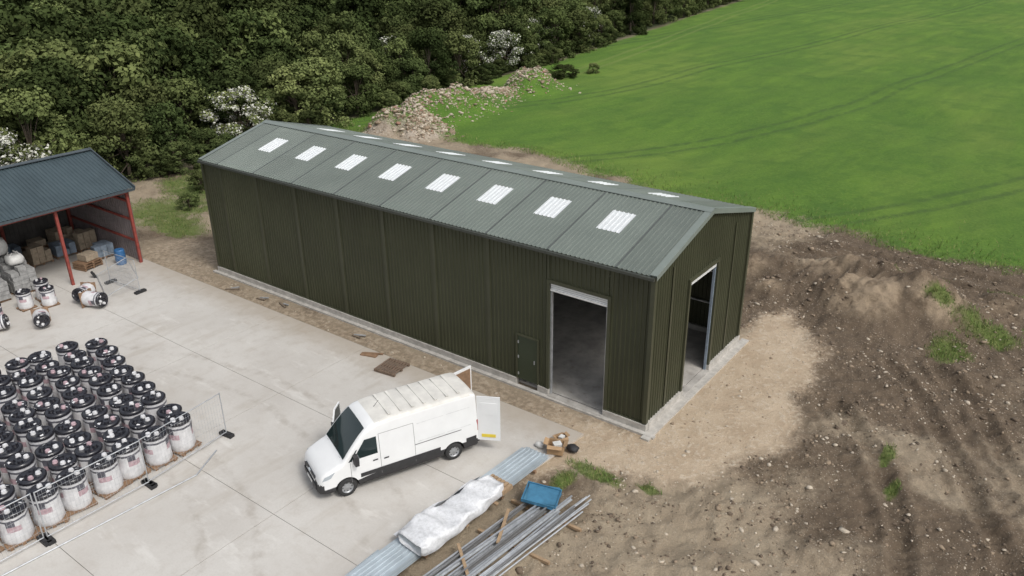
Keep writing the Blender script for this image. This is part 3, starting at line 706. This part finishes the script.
for s in(1,-1): q.box((5.965,s*.94,1.15),(.05,.09,.45),1)
q.box((6.0,0,.48),(.12,1.9,.14),0); q.obj("rear_frame_dark_opening",[M_blkp,M_redl],V)
def door(s,a):
    q=MB(); q.box((.43,0,0),(.86,.05,1.85),0); q.box((.43,-s*.03,0),(.74,.02,1.65),1)
    q.box((.43,s*.03,.42),(.6,.012,.5),3)
    q.box((.43,s*.035,-.72),(.52,.012,.13),2)
    o=q.obj("rear_door_%s"%("left" if s>0 else "right"),[M_vw,M_ply,M_plate,M_vw],V)
    o.location=(5.99,s*.93,1.42); o.rotation_euler[2]=a
door(-1,math.radians(-38)); door(1,math.radians(14))
q=MB(); q.box((.5,0,.0),(1.0,.06,1.0),0); q.add([(.1,-.02,.5),(.98,-.02,.5),(.98,-.02,1.1),(.5,-.02,1.1)],[(0,1,2,3)],1)
for a,b in(((.1,0,.5),(.5,0,1.12)),((.5,0,1.12),(.98,0,1.12)),((.98,0,1.12),(.98,0,.5))): q.beam(a,b,.05,.05,0)
o=q.obj("cab_door",[M_vw,M_glass],V); o.location=(1.15,1.03,.85); o.rotation_euler[2]=math.radians(52)

# ---------------------------------------------------------------- drums
M_dw=simple("drum_white_wrap",(.66,.66,.67),.35,var=.12,scale=5); M_dk=simple("drum_black_lid",(.018,.018,.024),.25,var=.3,scale=9,spec=.7); M_pk=simple("drum_pink_label",(.46,.33,.36),.5,var=.25,scale=9); M_dg=simple("drum_grey_band",(.10,.10,.12),.5,var=.3)
def drum_mesh(seed):
    rnd=random.Random(seed); q=MB(); n=32
    prof=[(.43,.10,0),(.465,.18,0),(.455,.42,0),(.44,.60,1),(.435,.80,0),(.435,.98,3),(.44,1.06,0),(.43,1.14,3),(.45,1.17,2),(.455,1.25,2),(.41,1.29,2),(.36,1.31,2),(.34,1.27,2),(.15,1.28,2),(.001,1.28,2)]
    ph=[rnd.uniform(0,6.28) for _ in range(4)]
    vs=[]
    for j,(r,z,m) in enumerate(prof):
        for i in range(n):
            a=2*math.pi*i/n; wv=1+(.018*math.sin(9*a+ph[0]+z*5)+.016*math.sin(15*a+ph[1]-z*9)+.010*math.sin(23*a+ph[2])) if z<1.15 else 1
            vs.append((r*wv*math.cos(a),r*wv*math.sin(a),z))
    q.v=vs
    l0=rnd.randrange(32)
    for j in range(len(prof)-1):
        for i in range(n):
            m=prof[j][2]
            if m==1: m=1 if ((i-l0)%32)%11<5 else 0
            if m==0 and j==4 and ((i-l0)%32)%11<3: m=3
            q.f.append((j*n+i,j*n+(i+1)%n,(j+1)*n+(i+1)%n,(j+1)*n+i));q.m.append(m);q.sm.append(True)
    a0=rnd.uniform(0,1.5)
    for k in range(4):
        a=a0+k*math.pi/2; x,y=.21*math.cos(a),.21*math.sin(a)
        q.tube((x,y,1.27),(x,y,1.36),.095,.075,n=12,mat=2 if (k+seed)%4 in(0,1) else (1 if (k+seed)%4==2 and seed%2 else 0))
    q.tube((0,0,1.27),(0,0,1.35),.06,.05,n=10,mat=2)
    for k in range(2):
        a=rnd.uniform(0,6.28); b=a+.35
        q.add([(.46*math.cos(a),.46*math.sin(a),1.26),(.46*math.cos(b),.46*math.sin(b),1.24),(.25*math.cos(b),.25*math.sin(b),1.33),(.3*math.cos(a),.3*math.sin(a),1.32)],[(0,1,2,3)],0)
    for i in(-.36,0,.36):
        q.box((i,0,.05),(.12,.95,.08),4)
    q.box((0,0,.0925),(.95,.95,.015),4)
    me=q.obj("storage_drum",[M_dw,M_pk,M_dk,M_dg,M_ply]); m=me.data; bpy.data.objects.remove(me); return m
DM=[drum_mesh(i) for i in range(6)]
def drum(x,y,z=0,rx=0,rz=None,sc=1):
    o=link("storage_drum",random.choice(DM),(x,y,z),random.choice([0,1,2,3])*math.pi/2+random.uniform(-.2,.2) if rz is None else rz); o.rotation_euler[0]=rx; o.scale=(sc,sc,sc*random.uniform(.93,1.08))
    return o
for i in range(10):
    for j in range(8):
        x=-13.35-i*1.03; y=-11.15+i*.15-j*1.01
        if i>=8 and j>5: continue
        if i==9 and j<1: continue
        drum(x+random.uniform(-.09,.09),y+random.uniform(-.09,.09))
for x,y in[(-30.9,-8.9),(-30.3,-8.0),(-31.3,-7.8),(-30.2,-10.6)]: drum(x,y,sc=.78)
drum(-29.6,-6.2,.42,math.radians(84),.6,.85);drum(-28.7,-6.9,.42,math.radians(88),1.9,.85); drum(-29.6,-11.4,.4,math.radians(86),2.6,.8); drum(-28.6,-9.2,.4,math.radians(86),1.2,.8)

# ---------------------------------------------------------------- temporary fencing
def heras(x,y,rz,L=3.45,H=1.9,tilt=0,name="temporary_fence_panel",loc_z=.0):
    q=MB(); r=.021
    for u in(0,L): q.tube((u,0,.06),(u,0,H),r,n=8)
    for z in(.16,H-.02): q.tube((0,0,z),(L,0,z),r*.9,n=8)
    k=.12
    while k<L: q.tube((k,0,.16),(k,0,H),.0035,n=4,cap=False); k+=.12
    for z in(.42,.68,.94,1.2,1.46,1.7): q.tube((0,0,z),(L,0,z),.0045,n=4,cap=False)
    for u in(0,L):
        q.box((u,0,.06),(.22,.62,.12),1); q.box((u,0,.13),(.16,.4,.03),1)
    o=q.obj(name,[M_gal,M_dark]); o.location=(x,y,loc_z);o.rotation_euler=(tilt,0,rz);return o
heras(-12.35,-13.2,math.radians(-91));heras(-12.45,-16.75,math.radians(-90));heras(-12.75,-9.75,math.radians(-84))
heras(-28.7,-6.0,math.radians(160),tilt=math.radians(68),H=2.0,loc_z=.05);heras(-27.9,-4.4,math.radians(185),tilt=0,L=2.6)
q=MB()
for a,b in(((-11.9,-17.6,.03),(-11.5,-11.9,.03)),((-11.5,-11.9,.03),(-12.2,-10.6,.03)),((-12.0,-19.5,.03),(-11.9,-17.6,.03))): q.tube(a,b,.03,n=8)
q.obj("scaffold_pipe",[M_gal])
# ---------------------------------------------------------------- materials on the yard edge
M_sheet=simple("silver_sheet",(.54,.59,.62),.35,.25,var=.08,scale=2); M_sheet2=simple("silver_sheet_b",(.44,.50,.54),.4,.25,var=.1,scale=2)
q=MB()
for k in range(10):
    dx=random.uniform(-.04,.04);dy=random.uniform(-.2,.2)
    q.corr((-2.55+dx,-12.4+dy,.12+k*.022),(1,0,0),(0,1,0),(0,0,1),-.5,.5,0,8.4,k%2,pitch=.167,depth=.03)
q.v=[(v[0]+.055*(v[1]+8),v[1],v[2]) for v in q.v]
for k in range(5): q.box((-2.58+.055*(k*1.8-3.9),-11.9+k*1.8,.05),(1.2,.1,.09),2)
q.obj("cladding_sheet_stack",[M_sheet,M_sheet2,M_ply])
q=MB()
for k in range(4): q.corr((-3.2+k*.02,-14.8,.03+k*.02),(1,0,0),(0,1,0),(0,0,1),-.35,.35,0,4.0,k%2,pitch=.167,depth=.03)
q.obj("cladding_sheet_stack",[M_sheet,M_sheet2])
t=NT("polythene_wrap"); n_=t.noise(7,5,.7); t.bump(n_,.8,.05); t.set(t.mix(t.ramp(n_,.35,.7),(.74,.75,.77),(.56,.57,.58)),.28,0,.6); M_poly=t.m
M_batten=simple("timber_batten",(.33,.23,.14),.75,var=.2,scale=6)
q=MB(); nu,nv=44,28; vs=[]
rw=random.Random(5)
for i in range(nu+1):
    u=i/nu; Lx=(u-.5)*3.9
    wid=.60+.06*math.sin(u*7)-.24*max(0,u-.72)/.28
    for j in range(nv):
        a=2*math.pi*j/nv; e=.34
        ca,sa=math.cos(a),math.sin(a)
        sy=wid*math.copysign(abs(ca)**e,ca); sz=.22*math.copysign(abs(sa)**e,sa)
        tap=1 if 0<i<nu else .86
        sag=.045*math.sin(u*12+ca*2)+.04*math.sin(u*31-ca*3)+rw.uniform(-.02,.02)
        vs.append((sy*tap*(1+.05*math.sin(u*23+sa*3)),Lx,.58+sz*tap+(sag if sa>0 else 0)+(.05*math.sin(u*9) if sa>0 else 0)))
q.add(vs,[(i*nv+j,i*nv+(j+1)%nv,(i+1)*nv+(j+1)%nv,(i+1)*nv+j) for i in range(nu) for j in range(nv)]+[tuple(range(nv)),tuple(range(nu*nv,(nu+1)*nv))],0,True)
vs=[]
for i in range(21):
    u=i/20
    for j,(x_,z_) in enumerate(((-.58,.72),(-.74,.52),(-.84,.36),(-.98+.1*math.sin(u*11),.34))): vs.append((x_+.03*math.sin(u*25+j),(u-.5)*3.6,z_+.03*math.sin(u*17+j*2)))
q.add(vs,[(i*4+j,i*4+j+1,(i+1)*4+j+1,(i+1)*4+j) for i in range(20) for j in range(3)],0,True)
for k in(-1.4,0,1.4): q.box((0,k,.345),(1.1,.12,.05),1)
for k in range(6): q.box((-.4+k*.16,2.0,.52),(.12,.5,.16),1)
o=q.obj("wrapped_timber_bundle",[M_poly,M_batten]); o.location=(-2.28,-8.5,.0); o.rotation_euler[2]=math.radians(-5)
q=MB(); rp=random.Random(3)
def cee(a,b,w,h,m):
    a=Vector(a);b=Vector(b); q.beam(a,b,.012,h,m)
    for dz in(h/2,-h/2): q.beam(a+Vector((w/2,0,dz)),b+Vector((w/2,0,dz)),w,.012,m)
for k in range(12):
    x=-1.45+k*.13; z=.08+.05*(k%3)
    cee((x+rp.uniform(-.12,.12)-.15,-12.4+rp.uniform(-.5,.5),z+.08),(x+.55+rp.uniform(-.15,.15),-5.7+rp.uniform(-.7,.4),z+.12),.06,.16,k%2 if k%3 else 0)
for k in range(6):
    x=.05+k*.09
    q.tube((x-.55,-12.6+rp.uniform(-.5,.3),.24),(x+.35+rp.uniform(-.1,.1),-5.3+rp.uniform(-.5,.4),.28),.028,n=8)
for y in(-10.5,-8.2,-6.4): q.beam((-1.6,y,.02),(1.1,y+.1,.04),.1,.1,2)
for a,b in(((-1.5,-9.3,.3),(-.1,-10.4,.32)),((-1.2,-7.1,.32),(-.5,-8.6,.34))): q.beam(a,b,.10,.04,2)
q.obj("steel_purlin_bundle",[M_gal,M_steel,M_batten])
q=MB()
for k in range(3):
    rz=k*.12-.1; q.box((0.02*k,.03*k,.02+.03*k),(1.15-.05*k,.85,.012),k%2,rz=rz)
for s in(1,-1): q.box((s*.575,0,.07),(.03,.89,.13),0);q.box((0,s*.425,.07),(1.12,.03,.13),0)
o=q.obj("blue_sheet_tray",[M_blue,M_blued]);o.location=(-.62,-6.05,.40);o.rotation_euler=(.07,.10,math.radians(20))
q=MB(); M_card=simple("cardboard",(.38,.25,.14),.8,var=.12,scale=4)
q.box((0,0,.02),(.58,.44,.02),0)
for s in(1,-1):
    q.box((s*.29,0,.2),(.012,.44,.38),0);q.box((0,s*.22,.2),(.592,.012,.38),0)
    q.beam((s*.29,0,.39),(s*.44,0,.45),.42,.008,0) ; q.beam((0,s*.22,.39),(0,s*.36,.33),.56,.008,0)
q.box((.05,.02,.3),(.3,.25,.16),1,rz=.5)
o=q.obj("cardboard_box",[M_card,M_bag]);o.location=(-1.95,-3.2,.0);o.rotation_euler[2]=.4
o=bpy.data.objects.new("cardboard_box",o.data);COL.objects.link(o);o.location=(-2.15,-2.55,0);o.rotation_euler[2]=1.1;o.scale=(.7,.7,.6)
def sack(x,y,z,s,mat,name):
    n,m=16,10;vs=[]
    rs=random.Random(int(x*100))
    for j in range(m+1):
        ph=math.pi*j/m
        for i in range(n):
            a=2*math.pi*i/n;r=s*max(0,math.sin(ph))**.7*(1+.12*math.sin(4*a+j)+rs.uniform(-.07,.07)); vs.append((x+r*math.cos(a),y+.8*r*math.sin(a),z+s*.6*(1-math.cos(ph))*.9))
    q=MB();q.add(vs,[(j*n+i,j*n+(i+1)%n,(j+1)*n+(i+1)%n,(j+1)*n+i) for j in range(m) for i in range(n)],0,True);return q.obj(name,[mat])
sack(-1.5,-2.75,-.05,.24,M_dark,"rubbish_sack");sack(-2.6,-3.3,0,.18,M_bag,"rubbish_sack")
q=MB()
for i in range(8): q.box((-.5+i*.143,0,.13),(.09,1.15,.02),0)
for yy in(-.52,0,.52): q.box((0,yy,.065),(1.1,.1,.1),0)
o=q.obj("wooden_pallet",[simple("weathered_wood",(.17,.12,.085),.85,var=.25,scale=7)]);o.location=(-11.2,-2.35,0);o.rotation_euler[2]=.12
q=MB(); q.box((0,0,.03),(.8,.25,.05),0,rz=.3);q.box((.1,.2,.05),(.9,.12,.04),0,rz=.5);o=q.obj("timber_offcuts",[M_ply]);o.location=(-12.9,-2.1,0)
for x,y,r in[(-22,-1.1,.2),(-20.5,-.9,-.3),(-24.3,-1.2,.6),(-14.8,-1.1,.05)]:
    q=MB(); q.box((0,0,.0),(random.uniform(.4,1.0),.10,.05),0);q.box((.1,.15,.03),(random.uniform(.3,.6),.08,.05),1,rz=.4);o=q.obj("timber_offcuts",[simple("old_timber",(.18,.14,.10),.85),M_blk]);o.location=(x,y,-.03);o.rotation_euler[2]=r

# ---------------------------------------------------------------- trees
def leafmat(name,c1,c2,c3):
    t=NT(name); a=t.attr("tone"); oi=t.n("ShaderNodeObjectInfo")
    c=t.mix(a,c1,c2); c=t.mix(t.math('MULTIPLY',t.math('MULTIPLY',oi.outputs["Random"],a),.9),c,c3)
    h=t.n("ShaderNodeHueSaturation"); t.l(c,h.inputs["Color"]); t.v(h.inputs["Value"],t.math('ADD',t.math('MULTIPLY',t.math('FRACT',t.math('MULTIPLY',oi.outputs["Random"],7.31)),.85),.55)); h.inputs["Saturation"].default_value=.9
    d=t.n("ShaderNodeBsdfDiffuse")
    t.l(h.outputs[0],d.inputs[0]);t.l(d.outputs[0],t.out.inputs[0]);return t.m
M_leafA=leafmat("foliage_dark",(.024,.038,.012),(.072,.104,.028),(.112,.135,.042))
M_leafB=leafmat("foliage_fresh",(.040,.060,.018),(.118,.155,.042),(.18,.20,.066))
M_flow=simple("hawthorn_blossom",(.58,.58,.51),.8,var=.12,scale=3)
M_bark=simple("bark",(.09,.07,.05),.9,var=.3,scale=6)
def tree_mesh(name,seed,H,R,low,nclump,per,leaf,mats,flower=0):
    rg=np.random.default_rng(seed); tb=MB()
    tb.tube((0,0,-.3),(.1,.05,H*.35),.17,.12,n=8,cap=False);tb.tube((.1,.05,H*.35),(0,.15,H*.75),.12,.04,n=7,cap=False)
    cl=[]
    for k in range(nclump):
        a=rg.uniform(0,6.283); u=rg.uniform(0,1)**.8
        z=low+(H-low)*u; prof=math.sqrt(max(.02,1-((u-.38)/.64)**2)) if u>.38 else .94
        rad=R*prof*rg.uniform(.5,1.0)*(1+.18*math.sin(3*a+seed)+.12*math.sin(5*a+2*seed)); cl.append((rad*math.cos(a),rad*math.sin(a),z,rg.uniform(.35,1.0)*R*.34))
    cl.append((0,0,H-.5,R*.3))
    for k in range(0,len(cl),4):
        c=cl[k]; z0=H*rg.uniform(.15,.5); m=(c[0]*.5,c[1]*.5,z0+(c[2]-z0)*.6)
        tb.tube((.05,.03,z0),m,.06,.035,n=5,cap=False,mat=0);tb.tube(m,c[:3],.035,.01,n=5,cap=False,mat=0)
    Vt=np.array(tb.v);Ft=tb.f
    C=np.array(cl); n=len(C)*per; ci=np.repeat(np.arange(len(C)),per)
    dirv=rg.normal(size=(n,3)); dirv/=np.linalg.norm(dirv,axis=1)[:,None]; rad=C[ci,3]*rg.uniform(.35,1,n)**.5*(1+rg.exponential(.10,n))
    P=C[ci,:3]+dirv*rad[:,None]*np.array([1,1,.8]); P[:,2]=np.maximum(P[:,2],.05)
    nrm=dirv+rg.normal(size=(n,3))*.55+np.array([0,0,.35]); nrm/=np.linalg.norm(nrm,axis=1)[:,None]
    tv=np.cross(nrm,rg.normal(size=(n,3))); tv/=np.linalg.norm(tv,axis=1)[:,None]; bv=np.cross(nrm,tv)
    s=leaf*rg.uniform(.5,1.2,n)[:,None]
    Q=np.stack([P-tv*s,P-bv*s*.6+nrm*s*.15,P+tv*s,P+bv*s*.6+nrm*s*.15],1).reshape(-1,3)
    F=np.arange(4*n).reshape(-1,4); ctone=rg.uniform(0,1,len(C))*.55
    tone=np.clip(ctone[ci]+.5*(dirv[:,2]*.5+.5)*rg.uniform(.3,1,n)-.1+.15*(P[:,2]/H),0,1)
    tq=[f for f in Ft if len(f)==4]
    V_=np.concatenate([Q,Vt]); F_=np.concatenate([F,np.array(tq)+len(Q)])
    mi=np.zeros(len(F_),int)
    if flower:
        fl=(rg.uniform(0,1,n)<flower*(.3+.9*rg.uniform(0,1,len(C))[ci])); mi[:n][fl]=1
    mi[n:]=len(mats)
    return npmesh(name,V_,F_,mats+[M_bark],mi,attrs=dict(tone=np.concatenate([np.repeat(tone,4),np.zeros(len(Vt))])))
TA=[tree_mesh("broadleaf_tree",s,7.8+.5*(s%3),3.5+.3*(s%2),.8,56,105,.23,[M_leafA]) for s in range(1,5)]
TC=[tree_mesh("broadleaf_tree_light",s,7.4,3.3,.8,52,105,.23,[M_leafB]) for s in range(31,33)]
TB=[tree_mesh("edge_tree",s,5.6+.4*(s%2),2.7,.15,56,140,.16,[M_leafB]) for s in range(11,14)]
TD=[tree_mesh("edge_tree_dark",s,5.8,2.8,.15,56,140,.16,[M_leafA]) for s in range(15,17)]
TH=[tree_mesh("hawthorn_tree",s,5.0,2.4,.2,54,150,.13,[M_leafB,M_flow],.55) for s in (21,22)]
WOOD=empty("woodland")
def inview(x,y):
    dx=np.array([x,y,4.])-CP; zz=dx@fw
    if zz<1: return False
    a=512+FPX*(dx@rr)/zz; b=288-FPX*(dx@uu_)/zz
    return -200<a<1150 and -75<b<700
HW=[(-50.2,18.8),(-56.5,57),(-56.8,69),(-61,86),(-62.5,97),(-48.8,-1.5),(-59,76),(-55,63)]
yy=-40.
while yy<330:
    ex=float(np.interp(yy,[-200,-20,10,20,28,42,75,180,400],[-50,-48.5,-48,-49,-50,-51.5,-54.5,-70,-110]))
    st=4.0 if yy<90 else 5.4
    dpt=0
    while dpt<230:
        x=ex-2.0-dpt+random.uniform(-1.5,1.5); y=yy+random.uniform(-1.7,1.7)
        if inview(x,y) and min(math.hypot(x-a,y-b) for a,b in HW)>2.2:
            if dpt<6: m=random.choice(TB+TD+TB); s=random.uniform(.7,1.2)
            else: m=random.choice(TA+TA+TA+TC+TC) ; s=random.uniform(.78,1.28)
            s*=1.0+min(.4,dpt*.007)
            if dpt>4 and fbm(np.array([x*.06]),np.array([y*.06]),2,7)[0]>.64: s*=.72
            if 3<dpt<60 and random.random()<.02: m=random.choice(TH); s=1.1
            link(m.name.split(".")[0],m,(x,y,-.15),random.uniform(0,6.28),(s,s,s*random.uniform(.85,1.12)),WOOD)
        dpt+=st*(1.0 if dpt<25 else (1.35 if dpt<80 else 1.6))
    yy+=st
for x,y in HW: link("hawthorn_tree",random.choice(TH),(x,y,-.1),random.uniform(0,6.28),(1.1,1.1,1.0))
for k in range(46):
    yv=random.uniform(-8,95); ex=float(np.interp(yv,[-20,10,20,28,42,75,180],[-48.5,-48,-49,-50,-51.5,-54.5,-70]))
    s=random.uniform(.22,.42); link("scrub_bush",random.choice(TB+TD),(ex+random.uniform(-.5,1.2),yv,-.1),random.uniform(0,6.28),(s*1.3,s*1.3,s),WOOD)
link("brush_pile",TD[0],(-45.5,63.5,-.3),1,(.6,.8,.3)); link("scrub_bush",TB[1],(-44,68,-.2),2,(.35,.35,.25))
for x,y,s in[(-41.5,8.5,.25),(-38.5,5.5,.2),(-43.5,14,.3),(-29.3,2.6,.11)]: link("scrub_bush",random.choice(TB),(x,y,-.12),x,(s*1.4,s*1.4,s))
